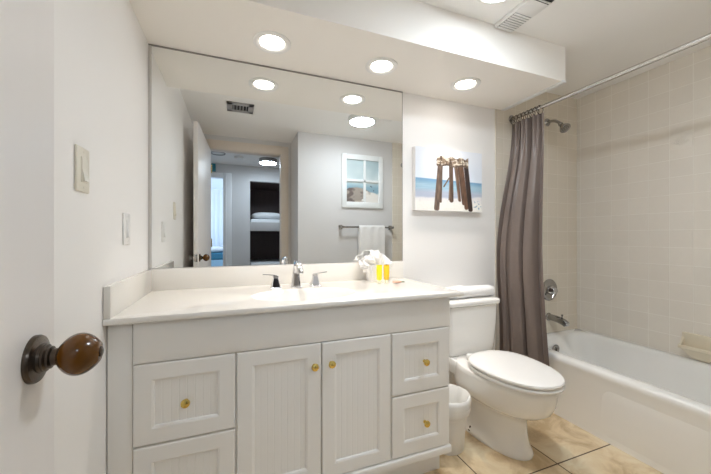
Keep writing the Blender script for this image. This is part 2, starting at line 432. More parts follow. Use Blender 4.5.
dup(can, (LX[1], LY, ZS), 'recessed round lamp in soffit near the mirror right end, middle of three')
dup(can, (LX[2], LY, ZS), 'recessed round lamp in soffit above the beach picture, rightmost of three')
def make_disc(loc, R, label, lm, drop=1.0):
    t = thing('ceiling_light', label, 'ceiling light', loc)
    x, y, z = loc; b = B()
    lathe(b, [(R + .014, 0), (R + .014, -.018 - .010 * drop), (R + .008, -.020 - .011 * drop), (R, -.020 - .011 * drop)], (x, y, z), (0, 0, 1), 48, True, False)
    obj('rim', b, M['plastic_white'], t)
    b = B(); lathe(b, [(R, -.018 - .006 * drop), (R * .97, -.018 - .013 * drop), (R * .85, -.018 - .0165 * drop), (R * .5, -.018 - .0195 * drop), (.003, -.018 - .021 * drop)], (x, y, z), (0, 0, 1), 48)
    obj('lens', b, M[lm], t, smooth=60); return t
make_disc((1.077, 1.045, ZC), 0.094, 'bright round ceiling light at top of view beside the vent grille', 'lens_disc')
make_disc((1.120, 0.745, ZC), 0.114, 'round ceiling light cut off by soffit, seen only in the mirror', 'lens_entry', 2.0)

# exhaust fan housing next to the soffit
t = thing('exhaust_fan', 'white ceiling vent housing with slotted grille against the soffit', 'vent', (1.328, 1.05, ZC))
b = B(); box(b, 1.268, 1.388, 0.80, 1.274, ZC - 0.022, ZC, 0.005); obj('housing', b, M['plastic_white'], t)
b = B(); box(b, 1.276, 1.380, 1.147, 1.264, ZC - 0.0228, ZC - 0.020); obj('slot_shade', b, M['grey_metal'], t)  # added grey plate, stands in for the shade between the grille slats
b = B()
for k in range(8): box(b, 1.277, 1.379, 1.150 + k * 0.0145, 1.150 + k * 0.0145 + .0085, ZC - 0.0265, ZC - 0.0222, 0.0015)
obj('grille', b, M['plastic_white'], t)
b = B(); box(b, 1.280, 1.376, 0.93, 1.055, ZC - 0.0235, ZC - 0.0215); o = obj('louver_opening', b, M['dark'], t)
b = B()
for k in range(5): box(b, 1.280, 1.376, 0.935 + k * 0.026, 0.941 + k * 0.026, ZC - 0.029, ZC - 0.023, 0.001)
obj('louver', b, M['plastic_white'], o)
# grey register on the entry ceiling
t = thing('ceiling_register', 'grey ceiling register with dark louvers, seen in the mirror', 'vent', (0.055, 0.585, ZC))
b = B(); x0, x1, y0, y1 = -0.05, 0.165, 0.49, 0.69
box(b, x0, x1, y0, y0 + .045, ZC - .010, ZC, .002); box(b, x0, x1, y1 - .045, y1, ZC - .010, ZC, .002)
box(b, x0, x0 + .045, y0, y1, ZC - .010, ZC, .002); box(b, x1 - .045, x1, y0, y1, ZC - .010, ZC, .002); obj('frame', b, M['grey_metal'], t)
b = B(); box(b, x0 + .04, x1 - .04, y0 + .04, y1 - .04, ZC - .004, ZC); obj('duct_opening', b, M['dark'], t)
b = B()
for k in range(5): box(b, x0 + .052 + k * .025, x0 + .058 + k * .025, y0 + .045, y1 - .045, ZC - .010, ZC - .003)
obj('louver', b, M['grey_metal'], t)

# ================================================================ VANITY
CY = 1.200                                  # cabinet front plane (drawer and door faces)
t = thing('vanity_cabinet', 'long off white vanity cabinet with beadboard doors below the counter', 'cabinet', (0.28, 1.45, 0))
CXR = 0.932; CT = 0.838
b = B()
box(b, XL + .002, XL + .018, CY + 0.018, YV - .002, 0.125, CT - .001, 0.001)
box(b, CXR - .018, CXR, CY + 0.018, YV - .002, 0.125, CT - .001, 0.001)
box(b, XL + .002, CXR, CY + 0.018, YV - .002, 0.125, 0.141, 0.001)
box(b, XL + .002, CXR, YV - .010, YV - .002, 0.125, CT - .001, 0.001)
box(b, XL + .002, CXR, CY + .018, CY + .030, 0.125, CT - .001, 0.001)
obj('body', b, M['cabinet'], t)
b = B(); box(b, XL + .003, -0.302, CY + .006, CY + .02, 0.10, CT, 0.003); obj('filler_strip', b, M['cabinet'], t)
b = B(); box(b, -0.300, CXR, CY + .002, CY + .02, 0.702, CT, 0.003); obj('apron', b, M['cabinet'], t)
b = B(); box(b, -0.302, CXR + .004, CY - .008, CY + .02, 0.124, 0.158, 0.006, 3); obj('bottom_rail', b, M['cabinet'], t)
b = B(); box(b, XL + .004, CXR - .006, 1.272, 1.29, 0.0, 0.126); box(b, CXR - .024, CXR - .006, 1.289, YV - .004, 0.0, 0.126); obj('toe_kick', b, M['cabinet'], t)
def ring4(x0, x1, y, z0, z1): return [Vector((x0, y, z0)), Vector((x1, y, z0)), Vector((x1, y, z1)), Vector((x0, y, z1))]
def front(name, x0, x1, z0, z1, m, kx, kz):
    """Framed front: raised border, sloped lip, beadboard inset, knob."""
    b = B(); e = .003
    loft(b, [ring4(x0, x1, CY + .018, z0, z1), ring4(x0, x1, CY + e, z0, z1), ring4(x0 + e, x1 - e, CY, z0 + e, z1 - e),
             ring4(x0 + m, x1 - m, CY, z0 + m, z1 - m), ring4(x0 + m + .007, x1 - m - .007, CY + .003, z0 + m + .007, z1 - m - .007),
             ring4(x0 + m + .010, x1 - m - .010, CY + .0095, z0 + m + .010, z1 - m - .010)], True, False)
    f = obj(name, b, M['cabinet'], t, smooth=20)
    ax0, ax1, az0, az1 = x0 + m + .006, x1 - m - .006, z0 + m + .006, z1 - m - .006
    n = max(3, round((ax1 - ax0) / 0.025)); w = (ax1 - ax0) / n; g = .0022
    pts = []
    for k in range(n):
        a = ax0 + k * w
        pts += [(a, CY + .0090), (a + g, CY + .0082), (a + w - g, CY + .0082)]
    pts.append((ax1, CY + .0092))
    b = B(); lo = [b.verts.new((x, y, az0)) for x, y in pts]; hi = [b.verts.new((x, y, az1)) for x, y in pts]
    for i in range(len(pts) - 1): b.faces.new((lo[i], lo[i + 1], hi[i + 1], hi[i]))
    obj('beadboard_panel', b, M['cabinet'], f, smooth=0)
    if kx is not None:
        b = B(); lathe(b, [(.0075, -.001), (.0075, .002), (.0045, .004), (.0045, .010), (.0110, .013), (.0145, .018), (.0135, .0235), (.007, .0275)], (kx, CY, kz), (0, -1, 0), 24)
        obj('knob', b, M['brass'], f, label='round brass knob')
front('drawer', -0.299, 0.006, 0.436, 0.698, .050, -0.148, 0.560)
front('drawer', -0.299, 0.006, 0.162, 0.429, .050, -0.148, 0.292)
front('door', 0.013, 0.3195, 0.162, 0.698, .050, 0.2925, 0.614)
front('door', 0.3255, 0.626, 0.162, 0.698, .050, 0.3605, 0.615)
front('drawer', 0.633, 0.928, 0.430, 0.698, .055, 0.793, 0.561)
front('drawer', 0.633, 0.928, 0.162, 0.424, .055, 0.795, 0.291)

# counter with integral oval basin
t = thing('vanity_countertop', 'cream white countertop with integral oval sink and low splashes', 'countertop', (0.3, 1.45, CT))
ct, cb_ = 0.861, CT
SX, SY, RX, RY = 0.297, 1.385, 0.226, 0.148
x0, x1, y0, y1 = XL + .001, 0.99, 1.1748, YV - .001
def rect_hit(a):
    dx, dy = math.cos(a), math.sin(a); k = 9
    if dx > 1e-9: k = min(k, (x1 - SX) / dx)
    if dx < -1e-9: k = min(k, (x0 - SX) / dx)
    if dy > 1e-9: k = min(k, (y1 - SY) / dy)
    if dy < -1e-9: k = min(k, (y0 - SY) / dy)
    return SX + dx * k, SY + dy * k
angs = [2 * PI * k / 96 for k in range(96)] + [math.atan2(y - SY, x - SX) % (2 * PI) for x in (x0, x1) for y in (y0, y1)]
angs = sorted(set(round(a, 6) for a in angs))
outer = [rect_hit(a) for a in angs]
def inset(p, d): return (min(max(p[0], x0), x1 - d), max(p[1], y0 + d))
def ell(k, z):
    out = []
    for a in angs:
        # same direction as the ray to the rectangle
        r = 1 / math.sqrt((math.cos(a) / RX) ** 2 + (math.sin(a) / RY) ** 2)
        out.append(Vector((SX + math.cos(a) * r * k, SY + math.sin(a) * r * k, z)))
    return out
rings = [[Vector((*inset(p, .012), cb_)) for p in outer], [Vector((*inset(p, .002), cb_ + .003)) for p in outer], [Vector((*p, cb_ + .008)) for p in outer],
         [Vector((*p, ct - .006)) for p in outer], [Vector((*inset(p, .002), ct - .0015)) for p in outer], [Vector((*inset(p, .007), ct)) for p in outer],
         ell(1.06, ct), ell(1.03, ct + .0015), ell(1.0, ct), ell(.965, ct - .008), ell(.92, ct - .022), ell(.84, ct - .05), ell(.70, ct - .085), ell(.5, ct - .108), ell(.25, ct - .118), ell(.09, ct - .12)]
b = B(); loft(b, rings, False, True); obj('top', b, M['counter'], t, smooth=40)
b = B(); box(b, XL + .002, 0.985, YV - .021, YV - .001, ct - .001, 0.962, .004); obj('backsplash', b, M['counter'], t)
b = B(); box(b, XL + .001, XL + .021, y0 + .002, YV - .021, ct - .001, 0.962, .004); obj('side_splash', b, M['counter'], t)
b = B(); lathe(b, [(.022, 0), (.022, .003), (.016, .004), (.014, .002), (.003, .002)], (SX, SY, ct - .121), (0, 0, 1), 24); obj('drain', b, M['chrome'], t)
# faucet set
FX, FY = 0.293, 1.588
t = thing('faucet', 'chrome widespread faucet with two lever handles behind the sink', 'faucet', (FX, FY, ct))
b = B(); z0 = ct
box(b, FX - .024, FX + .024, FY - .024, FY + .024, z0, z0 + .006, .002)
pts = [((FX, FY, z0 + .005), .0225, .020), ((FX, FY, z0 + .05), .0185, .017), ((FX, FY - .002, z0 + .09), .0140, .0135), ((FX, FY - .014, z0 + .116), .0125, .011), ((FX, FY - .045, z0 + .126), .0130, .0095), ((FX, FY - .085, z0 + .116), .0135, .009), ((FX, FY - .112, z0 + .092), .0135, .0085), ((FX, FY - .116, z0 + .080), .0130, .008)]
rings = []
P3 = [Vector(p[0]) for p in pts]
for i, (p, w, h) in enumerate(pts):
    d = (P3[min(i + 1, len(P3) - 1)] - P3[max(i - 1, 0)]).normalized(); u = Vector((1, 0, 0)); v = d.cross(u).normalized(); p = Vector(p)
    rings.append([p + u * (w * cx) + v * (h * cy) for cx, cy in ((1, .55), (.6, 1), (-.6, 1), (-1, .55), (-1, -.55), (-.6, -1), (.6, -1), (1, -.55))])
loft(b, rings)
obj('spout', b, M['chrome'], t, smooth=40)
b = B(); lathe(b, [(.004, .0), (.004, .03), (.006, .032), (.005, .038)], (FX, FY + .016, z0 + .095), (0, 0, 1), 12); obj('lift_rod', b, M['chrome'], t)
for s in (-1, 1):
    b = B(); hx_ = FX + s * 0.099
    sq = lambda w, z: [Vector((hx_ + w * a, FY + w * c, z)) for a, c in ((1, .8), (.8, 1), (-.8, 1), (-1, .8), (-1, -.8), (-.8, -1), (.8, -1), (1, -.8))]
    loft(b, [sq(.026, z0), sq(.026, z0 + .005), sq(.021, z0 + .008), sq(.0115, z0 + .052), sq(.0125, z0 + .054), sq(.0125, z0 + .060), sq(.009, z0 + .063)])
    hb = obj('handle', b, M['chrome'], t, smooth=25)
    b = B(); loft(b, [[Vector((hx_ + s * q, FY + a, z0 + .0635 + dz + c)) for a, c in ((.007, 0), (.007, .003), (-.007, .003), (-.007, 0))] for q, dz in ((-.006, -.002), (.03, .003), (.062, .006))])
    obj('lever', b, M['chrome'], hb)

# mirror
t = thing('wall_mirror', 'wide frameless wall mirror above the vanity, up to the soffit', 'mirror', (0.307, YV, 0.963))
b = B(); box(b, XL + .014, 0.984, YV - .006, YV - .0005, 0.965, ZS - .004); obj('glass', b, M['mirror'], t, smooth=0)
b = B()
box(b, XL + .001, XL + .014, YV - .009, YV - .0005, 0.963, ZS - .008, .001); obj('side_channel', b, M['side_channel'], t, smooth=0)
b = B()
box(b, XL + .001, 0.987, YV - .009, YV - .0005, ZS - .0075, ZS - .001, .001)
box(b, 0.983, 0.987, YV - .007, YV - .0005, 0.963, ZS - .001, .001)
obj('edge_channel', b, M['mirror_channel'], t, smooth=0)

# ================================================================ THINGS ON THE COUNTER
# folded face cloth fan
def cloth_fan(cx, cy, z):
    t = thing('folded_towel', 'white washcloth folded into a fan on the counter by the mirror', 'towel', (cx, cy, z))
    seg = 72; rings = []
    for h, R, dep, amp in ((0, .055, .040, .004), (.02, .057, .042, .005), (.05, .059, .042, .006), (.08, .062, .042, .007), (.095, .056, .038, .006), (.10, .03, .02, .002)):
        r = []
        for k in range(seg):
            a = 2 * PI * k / seg; q = 1 + amp * 10 * math.sin(a * 11 + h * 12) * .9
            ca, sa = math.cos(a), math.sin(a)
            r.append(Vector((cx + R * q * math.copysign(abs(ca) ** .7, ca), cy + dep * q * math.copysign(abs(sa) ** .8, sa), z + h)))
        rings.append(r)
    b = B(); loft(b, rings); obj('body', b, M['towel'], t, smooth=80)
    b = B()
    for lay, (yo, R0, tilt, ph, zz) in enumerate(((.012, .088, .10, 0.0, .078), (-.006, .082, -.18, 1.1, .074), (-.022, .068, -.42, 2.3, .072))):
        t0 = B(); na, nr = 96, 8; gg = []
        for i in range(na + 1):
            a = -.50 + (PI + 1.0) * i / na; row = []
            for j in range(nr + 1):
                q = j / nr; rr = R0 * (.10 + .90 * q) * (1 + .07 * math.sin(a * 5 + ph) + .04 * math.sin(a * 11 + ph * 2))
                yy = .016 * q * math.sin(a * 12 + ph) + .010 * q * q * math.sin(a * 5 + ph * 3) + tilt * rr * max(0, math.sin(a)) + .018 * q ** 3
                row.append(t0.verts.new((cx + .004 + rr * math.cos(a) * 1.08, cy + yo + yy, z + zz + rr * math.sin(a) * (1.0 if math.sin(a) > 0 else .55))))
            gg.append(row)
        for i in range(na):
            for j in range(nr): t0.faces.new((gg[i][j], gg[i + 1][j], gg[i + 1][j + 1], gg[i][j + 1]))
        bmesh.ops.recalc_face_normals(t0, faces=t0.faces[:]); bmesh.ops.solidify(t0, geom=t0.faces[:], thickness=.006)
        merge(b, t0)
    obj('ruffle', b, M['towel'], t, smooth=80)
cloth_fan(0.774, 1.660, ct)
def bottle(name, x, y, m, label):
    t = thing(name, label, 'bottle', (x, y, ct))
    b = B(); lathe(b, [(.0105, 0), (.0115, .001), (.0115, .017), (.0105, .018)], (x, y, ct), (0, 0, 1), 24); obj('cap', b, M['cap'], t)
    rings = []
    for h, w, d in ((.018, .0115, .0115), (.022, .0145, .0135), (.05, .0160, .0125), (.075, .0168, .010), (.088, .0172, .006), (.090, .0174, .0025), (.100, .0176, .0022)):
        rings.append([Vector((x + w * math.cos(2 * PI * k / 28), y + d * math.sin(2 * PI * k / 28), ct + h)) for k in range(28)])
    b = B(); loft(b, rings); obj('tube', b, m, t)
bottle('shampoo_bottle', 0.744, 1.562, M['yellow'], 'small lemon yellow toiletry tube, left of the pair on the counter')
bottle('shampoo_bottle', 0.783, 1.552, M['amber'], 'small golden orange toiletry tube, right of the pair on the counter')
t = thing('wrapped_soap', 'small peach coloured wrapped soap on counter beside the tubes', 'soap', (0.84, 1.555, ct))
b = B(); sphere(b, (0.835, 1.530, ct + .0075), .028, .017, .0075); obj('wrapper', b, M['soap'], t)
b = B(); loft(b, [[Vector((0.857 + q, 1.530 + s * w, ct + .0055 + hh)) for s, hh in ((-1, -.003), (1, -.003), (1, .003), (-1, .003))] for q, w in ((0, .006), (.010, .005), (.020, .010))]); obj('twist', b, M['soap_tip'], t, label='dark twisted wrapper end')

# ================================================================ LIGHT SWITCHES on the left wall
def switch(y0, y1, z0, z1, m, label):
    t = thing('light_switch', label, 'light switch', (XL, (y0 + y1) / 2, (z0 + z1) / 2))
    cy, cz = (y0 + y1) / 2, (z0 + z1) / 2
    b = B(); box(b, XL, XL + .0065, y0, y1, z0, z1, .003); p = obj('plate', b, m, t)
    for s in (-1, 1):
        b = B(); lathe(b, [(.003, 0), (.003, .0012), (.001, .0016)], (XL + .006, cy, cz + s * .046), (1, 0, 0), 10); obj('screw', b, m, p)
    b = B(); box(b, XL + .005, XL + .0085, cy - .0165, cy + .0165, cz - .033, cz + .033, .001)
    loft(b, [[Vector((XL + .008 + d, cy + s * .014, cz + q)) for s, d in ((-1, -.003), (-1, h), (1, h), (1, -.003))] for q, h in ((-.030, .006), (.002, .001), (.030, .001))])
    obj('rocker', b, m, t, smooth=0)
switch(0.993, 1.068, 1.230, 1.347, M['plastic_ivory'], 'ivory light switch on left wall, higher and nearer the door')
switch(1.362, 1.440, 1.084, 1.200, M['plastic_white'], 'white light switch on left wall, lower and nearer the mirror')

# ================================================================ ART
def s2l(c): return tuple(((v / 255) / 12.92 if v / 255 <= .04045 else ((v / 255 + .055) / 1.055) ** 2.4) for v in c)
def seg_d(p, a, b_):
    ax, ay = a; bx, by = b_; dx, dy = bx - ax, by - ay
    k = max(0, min(1, ((p[0] - ax) * dx + (p[1] - ay) * dy) / (dx * dx + dy * dy)))
    return math.hypot(p[0] - ax - dx * k, p[1] - ay - dy * k), k
def lerp(a, c, k): return tuple(x + (y - x) * k for x, y in zip(a, c))
def sstep(a, c, x):
    k = max(0, min(1, (x - a) / (c - a))); return k * k * (3 - 2 * k)
def painted(name, parent, m, nx, nz, pos, fn):
    """A flat print: a grid whose vertex colours are the picture."""
    verts = [pos(i / nx, j / nz) for j in range(nz + 1) for i in range(nx + 1)]
    faces = [(j * (nx + 1) + i, j * (nx + 1) + i + 1, (j + 1) * (nx + 1) + i + 1, (j + 1) * (nx + 1) + i) for j in range(nz) for i in range(nx)]
    me = bpy.data.meshes.new(name); bo = base_of(parent)
    me.from_pydata([Vector(v) - bo for v in verts], [], faces)
    at = me.color_attributes.new('print', 'FLOAT_COLOR', 'POINT')
    cols = []
    for j in range(nz + 1):
        for i in range(nx + 1): cols += [*s2l(fn(i / nx, j / nz)), 1.0]
    at.data.foreach_set('color', cols)
    me.materials.append(m)
    o = bpy.data.objects.new(name, me); C.objects.link(o); o.parent = parent
    return o
POSTS = [((205, 135), (184, 402), 15, (108, 90, 78)), ((213, 150), (207, 360), 6, (96, 78, 66)), ((268, 140), (271, 350), 12, (88, 68, 56)),
         ((294, 145), (318, 345), 7, (128, 110, 96)), ((303, 150), (322, 348), 7, (104, 80, 64)), ((318, 140), (345, 365), 10, (96, 72, 58)),
         ((332, 140), (362, 392), 12, (104, 76, 58)), ((360, 135), (388, 402), 14, (52, 38, 34)), ((256, 212), (226, 266), 4, (110, 90, 75)), ((262, 240), (257, 345), 4, (120, 100, 84))]
def pier(u, v):
    x = 65 + u * 395; y = 415 - v * 378
    p = Vector((u * 6, v * 6, 0)); n = noise.noise(p * 1.5); n2 = noise.noise(Vector((u * 40, v * 40, 2)))
    c = lerp((232, 236, 244), (222, 230, 242), sstep(40, 220, y))
    hz = 222 + u * 8
    sea = lerp((116, 160, 196), (158, 190, 208), sstep(hz, 265, y)); sea = lerp(sea, (178, 186, 204), sstep(275, 310, y))
    sea = lerp(sea, tuple(q + 14 for q in sea), max(0, noise.noise(Vector((u * 5, v * 45, 5)))))
    c = lerp(c, sea, sstep(hz - 3, hz + 3, y))
    sand = lerp((226, 224, 226), (240, 238, 232), sstep(330, 380, y)); sand = tuple(q - 8 * max(0, n2) for q in sand)
    edge = 336 - 16 * sstep(.6, 1, u) + 5 * n
    c = lerp(c, sand, sstep(edge - 8, edge + 8, y))
    if u > .86 and 345 < y < 400:
        c = lerp(c, (120, 150, 180), .7 * sstep(.1, .35, noise.noise(Vector((u * 30, v * 30, 9)))))
    for a, b_, w, col in POSTS:
        d, k = seg_d((x, y), a, b_)
        if d < w + 2:
            q = noise.noise(Vector((x * .16, y * .02, w))); cc = tuple(max(0, z * (1 + .38 * q)) for z in col)
            c = lerp(cc, c, sstep(w - 1.5, w + 1.5, d))
    # plank deck on top of the posts
    if 182 < x < 374:
        top = 84 + 6 * math.sin(x * .11) - 6 * (x > 360); bot = 141 - 6 * sstep(300, 374, x) * 0 + 4 * math.sin(x * .07)
        left = 182 + max(0, 110 - y) * .25
        if top < y < bot and x > left:
            q = noise.noise(Vector((x * .05, y * .12, 1.3))); r = noise.noise(Vector((x * .2, y * .03, 4.4)))
            c = lerp((140, 120, 100), (226, 216, 200), sstep(-.1, .35, q)) if r > -.28 else (78, 58, 46)
            if y > bot - 12: c = lerp(c, (70, 54, 44), .65)
    return tuple(max(0, min(255, z)) for z in c)
t = thing('canvas_picture', 'square canvas picture of an old wooden pier on beach, above the toilet', 'picture', (1.32, YV, 1.28))
KX0, KX1, KZ0, KZ1, KYF = 1.058, 1.584, 1.281, 1.682, 1.702
b = B(); box(b, KX0, KX1, KYF, YV - .001, KZ0, KZ1, .003); obj('stretched_canvas', b, M['canvas_edge'], t)
painted('print', t, M['print'], 200, 150, lambda u, v: (KX0 + .001 + u * (KX1 - KX0 - .002), KYF - .0008, KZ0 + .001 + v * (KZ1 - KZ0 - .002)), pier)
# window-frame picture on the back wall
t = thing('framed_picture', 'white four pane window frame picture of a beach, seen in the mirror', 'picture', (1.37, YP, 1.44))
fx0, fx1, fz0, fz1, fy = 1.119, 1.620, 1.442, 2.040, YP + .022
b = B(); mx, mz = (fx0 + fx1) / 2 + .02, (fz0 + fz1) / 2 + .005
box(b, fx0, fx0 + .055, YP + .001, fy, fz0, fz1, .003); box(b, fx1 - .055, fx1, YP + .001, fy, fz0, fz1, .003)
box(b, fx0 + .05, fx1 - .05, YP + .001, fy, fz0, fz0 + .065, .003); box(b, fx0 + .05, fx1 - .05, YP + .001, fy, fz1 - .06, fz1, .003)
box(b, mx - .014, mx + .014, YP + .001, fy - .002, fz0 + .06, fz1 - .05, .002); box(b, fx0 + .05, fx1 - .05, YP + .001, fy - .002, mz - .013, mz + .013, .002)
obj('frame', b, M['frame'], t)
def beach(u, v):
    n = noise.noise(Vector((u * 4, v * 4, 0))); n2 = noise.noise(Vector((u * 9, v * 14, 3)))
    c = lerp((208, 218, 218), (172, 192, 198), sstep(.45, .9, v + .25 * n) * (.4 + .6 * u))
    if v < .46: c = lerp((140, 172, 186), (174, 194, 200), sstep(.34, .46, v))
    dune = .30 + .06 * math.sin(u * 5) + .03 * n2
    g = lerp((166, 156, 146), (112, 100, 96), sstep(-.25, .45, n2 + n)); g = lerp(g, (226, 222, 216), sstep(.5, .65, u - (v - .15) * .8 + .2 * n2))
    c = lerp(g, c, sstep(dune - .02, dune + .02, v))
    for cx, cy, r in ((.80, .53, .022), (.83, .515, .02), (.75, .40, .022), (.78, .385, .018), (.84, .30, .02)):
        d = math.hypot((u - cx), (v - cy) * 1.2)
        c = lerp((70, 80, 92), c, sstep(r * .6, r, d))
    return c
painted('print', t, M['print_glossy'], 90, 110, lambda u, v: (fx1 - .05 - (1 - u) * (fx1 - fx0 - .10), YP + .006, fz0 + .055 + v * (fz1 - fz0 - .11)), beach)

# towel bar and towel
t = thing('towel_bar', 'brushed metal towel bar with square posts, seen in the mirror', 'towel bar', (1.41, YP, 1.222))
TBY, TBZ = YP + .065, 1.222
b = B(); tube(b, [(1.10, TBY, TBZ), (1.725, TBY, TBZ)], .009, 16); obj('rail', b, M['nickel'], t)
for x in (1.105, 1.718):
    b = B(); box(b, x - .022, x + .022, YP, YP + .010, TBZ - .024, TBZ + .024, .004); box(b, x - .013, x + .013, YP + .008, TBY + .014, TBZ - .013, TBZ + .013, .004); obj('post', b, M['nickel'], t)
b = B(); nu, prof = 40, []
for k in range(11): prof.append((TBY + .016 + .006 * (1 - k / 10), .76 + (TBZ - .76) * k / 10))
for k in range(1, 9): a = PI * k / 9; prof.append((TBY + .016 * math.cos(a), TBZ + .016 * math.sin(a)))
for k in range(11): prof.append((TBY - .016 - .004 * k / 10, TBZ - (TBZ - .80) * k / 10))
g = []
for i in range(nu + 1):
    x = 1.296 + .312 * i / nu
    g.append([b.verts.new((x, y + (.003 * math.sin(i * .5) if j < 11 else 0), z)) for j, (y, z) in enumerate(prof)])
for i in range(nu):
    for j in range(len(prof) - 1): b.faces.new((g[i][j], g[i + 1][j], g[i + 1][j + 1], g[i][j + 1]))
bmesh.ops.recalc_face_normals(b, faces=b.faces[:])
bmesh.ops.solidify(b, geom=b.faces[:], thickness=-.006)
o = obj('hand_towel', b, M['towel'], base=(1.45, TBY, .76), smooth=70); tag(o, 'white hand towel draped over the metal bar, seen in the mirror', 'towel')

# ================================================================ TOILET
TX = 1.376
def egg(z, w, yf, yb, n=48, p=2.15, cx=TX):
    """Egg outline: widest toward the back, rounder front."""
    yc = yb - (yb - yf) * .42; r = []
    for k in range(n):
        a = 2 * PI * k / n; ca, sa = math.cos(a), math.sin(a)
        x = w * math.copysign(abs(ca) ** (2 / p), ca)
        y = (yb - yc) * math.copysign(abs(sa) ** (2 / (p + .5)), sa) if sa > 0 else (yc - yf) * math.copysign(abs(sa) ** (2 / p), sa)
        r.append(Vector((cx + x, yc + y, z)))
    return r
t = thing('toilet', 'white two piece toilet with closed lid between vanity and bathtub', 'toilet', (TX, 1.4, 0))
b = B()
loft(b, [egg(0, .128, 1.155, 1.70), egg(.010, .131, 1.152, 1.705), egg(.024, .127, 1.157, 1.70), egg(.05, .113, 1.172, 1.69), egg(.11, .104, 1.182, 1.67), egg(.165, .101, 1.185, 1.66),
         egg(.195, .106, 1.175, 1.65), egg(.212, .122, 1.140, 1.645), egg(.232, .148, 1.098, 1.64), egg(.262, .171, 1.060, 1.63), egg(.30, .181, 1.043, 1.62), egg(.355, .186, 1.034, 1.61), egg(.383, .185, 1.034, 1.60), egg(.390, .178, 1.042, 1.59)])
bowl = obj('bowl', b, M['porcelain'], t, smooth=50)
b = B(); loft(b, [rrect(TX - .15, TX + .15, 1.50, 1.73, .03, .30), rrect(TX - .165, TX + .165, 1.49, 1.735, .035, .345), rrect(TX - .165, TX + .165, 1.49, 1.735, .035, .378), rrect(TX - .16, TX + .16, 1.495, 1.73, .03, .385)])
obj('tank_shelf', b, M['porcelain'], bowl, smooth=50)
for s in (-1, 1):
    b = B(); lathe(b, [(.013, 0), (.013, .004), (.006, .006), (.006, .022), (.002, .025)], (TX + s * .118, 1.44, 0.015), (0, 0, 1), 16); obj('floor_bolt', b, M['bronze'], bowl)
b = B()
def seat_ring(w, yf, yb, z): return egg(z, w, yf, yb)
loft(b, [egg(.392, .176, 1.020, 1.475), egg(.395, .184, 1.011, 1.482), egg(.405, .187, 1.007, 1.485), egg(.411, .184, 1.011, 1.482), egg(.413, .178, 1.018, 1.476)])
obj('seat', b, M['seat'], t, smooth=50)
b = B()
loft(b, [egg(.4165, .176, 1.020, 1.476), egg(.418, .184, 1.011, 1.482), egg(.426, .187, 1.007, 1.485), egg(.433, .184, 1.011, 1.482), egg(.4365, .174, 1.040, 1.472), egg(.439, .14, 1.085, 1.44), egg(.4405, .07, 1.18, 1.37)])
obj('lid', b, M['seat'], t, smooth=50)
for s in (-1, 1):
    b = B(); box(b, TX + s * .075 - .018, TX + s * .075 + .018, 1.478, 1.508, .388, .424, .008, 3); obj('hinge', b, M['seat'], t)
b = B()
tk = lambda w, yf, z, r: rrect(TX - w, TX + w + .022, yf, 1.733, r, z, 8)
loft(b, [tk(.165, 1.575, .386, .03), tk(.172, 1.566, .392, .035), tk(.178, 1.558, .45, .04), tk(.183, 1.550, .58, .04), tk(.186, 1.546, .685, .04), tk(.180, 1.552, .688, .04)])
obj('tank', b, M['porcelain'], t, smooth=50)
b = B()
loft(b, [tk(.186, 1.544, .688, .04), tk(.196, 1.533, .694, .04), tk(.198, 1.530, .712, .04), tk(.194, 1.534, .722, .04), tk(.184, 1.545, .727, .04)])
obj('tank_lid', b, M['porcelain'], t, smooth=50)

# rolled towel on the tank
t = thing('rolled_towel', 'rolled white towel with paper band lying on the toilet tank', 'towel', (1.35, 1.63, .727))
b = B(); rings = []
for q, k in ((1.105, .55), (1.108, .82), (1.118, .95), (1.15, 1), (1.27, 1.0), (1.30, .97), (1.34, .97), (1.37, 1.0), (1.52, 1.0), (1.568, .96), (1.585, .84), (1.590, .55)):
    r = []
    for j in range(40):
        a = 2 * PI * j / 40; w = 1 + .03 * math.sin(a * 3 + q * 9)
        r.append(Vector((q, 1.625 + .050 * k * w * math.cos(a), .7275 + .0355 + .0355 * k * w * max(-1 / max(k * w, .01), math.sin(a)))))
    rings.append(r)
loft(b, rings); obj('roll', b, M['towel'], t, smooth=70)
b = B(); rings = []
for q, k in ((1.275, .98), (1.277, 1.09), (1.283, 1.11), (1.350, 1.11), (1.356, 1.09), (1.358, .98)):
    rings.append([Vector((q, 1.625 + .051 * k * math.cos(2 * PI * j / 40), .7275 + .0365 + .0363 * k * max(-.90, math.sin(2 * PI * j / 40)))) for j in range(40)])
loft(b, rings); obj('band', b, M['plastic_white'], t, smooth=50, label='white paper band')

# waste bin
WX, WY = 1.066, 1.398
t = thing('waste_bin', 'small white plastic bin with liner between vanity and toilet', 'bin', (WX, WY, 0))
b = B()
lathe(b, [(.082, 0), (.086, .004), (.097, .15), (.101, .185), (.114, .198), (.118, .212), (.119, .268), (.115, .274), (.110, .268), (.105, .21), (.096, .15), (.083, .012), (.01, .010)], (WX, WY, 0), (0, 0, 1), 48)
obj('bucket', b, M['plastic_white'], t, smooth=50)
b = B(); rings = []
rnd = random.Random(5)
for h, R, am in ((.235, .1205, .0), (.262, .1212, .001), (.278, .118, .002), (.281, .112, .004), (.266, .103, .006), (.22, .095, .010), (.15, .085, .012), (.07, .070, .012), (.03, .045, .006)):
    rings.append([Vector((WX + (R + am * noise.noise(Vector((math.cos(a) * 4, math.sin(a) * 4, h * 30)))) * math.cos(a), WY + (R + am * noise.noise(Vector((math.cos(a) * 4, math.sin(a) * 4, h * 30)))) * math.sin(a), h + am * noise.noise(Vector((math.cos(a) * 5, math.sin(a) * 5, 7))))) for a in [2 * PI * k / 64 for k in range(64)]])
loft(b, rings, False, True); obj('liner', b, M['liner'], t, smooth=60, label='crinkled white bin liner')

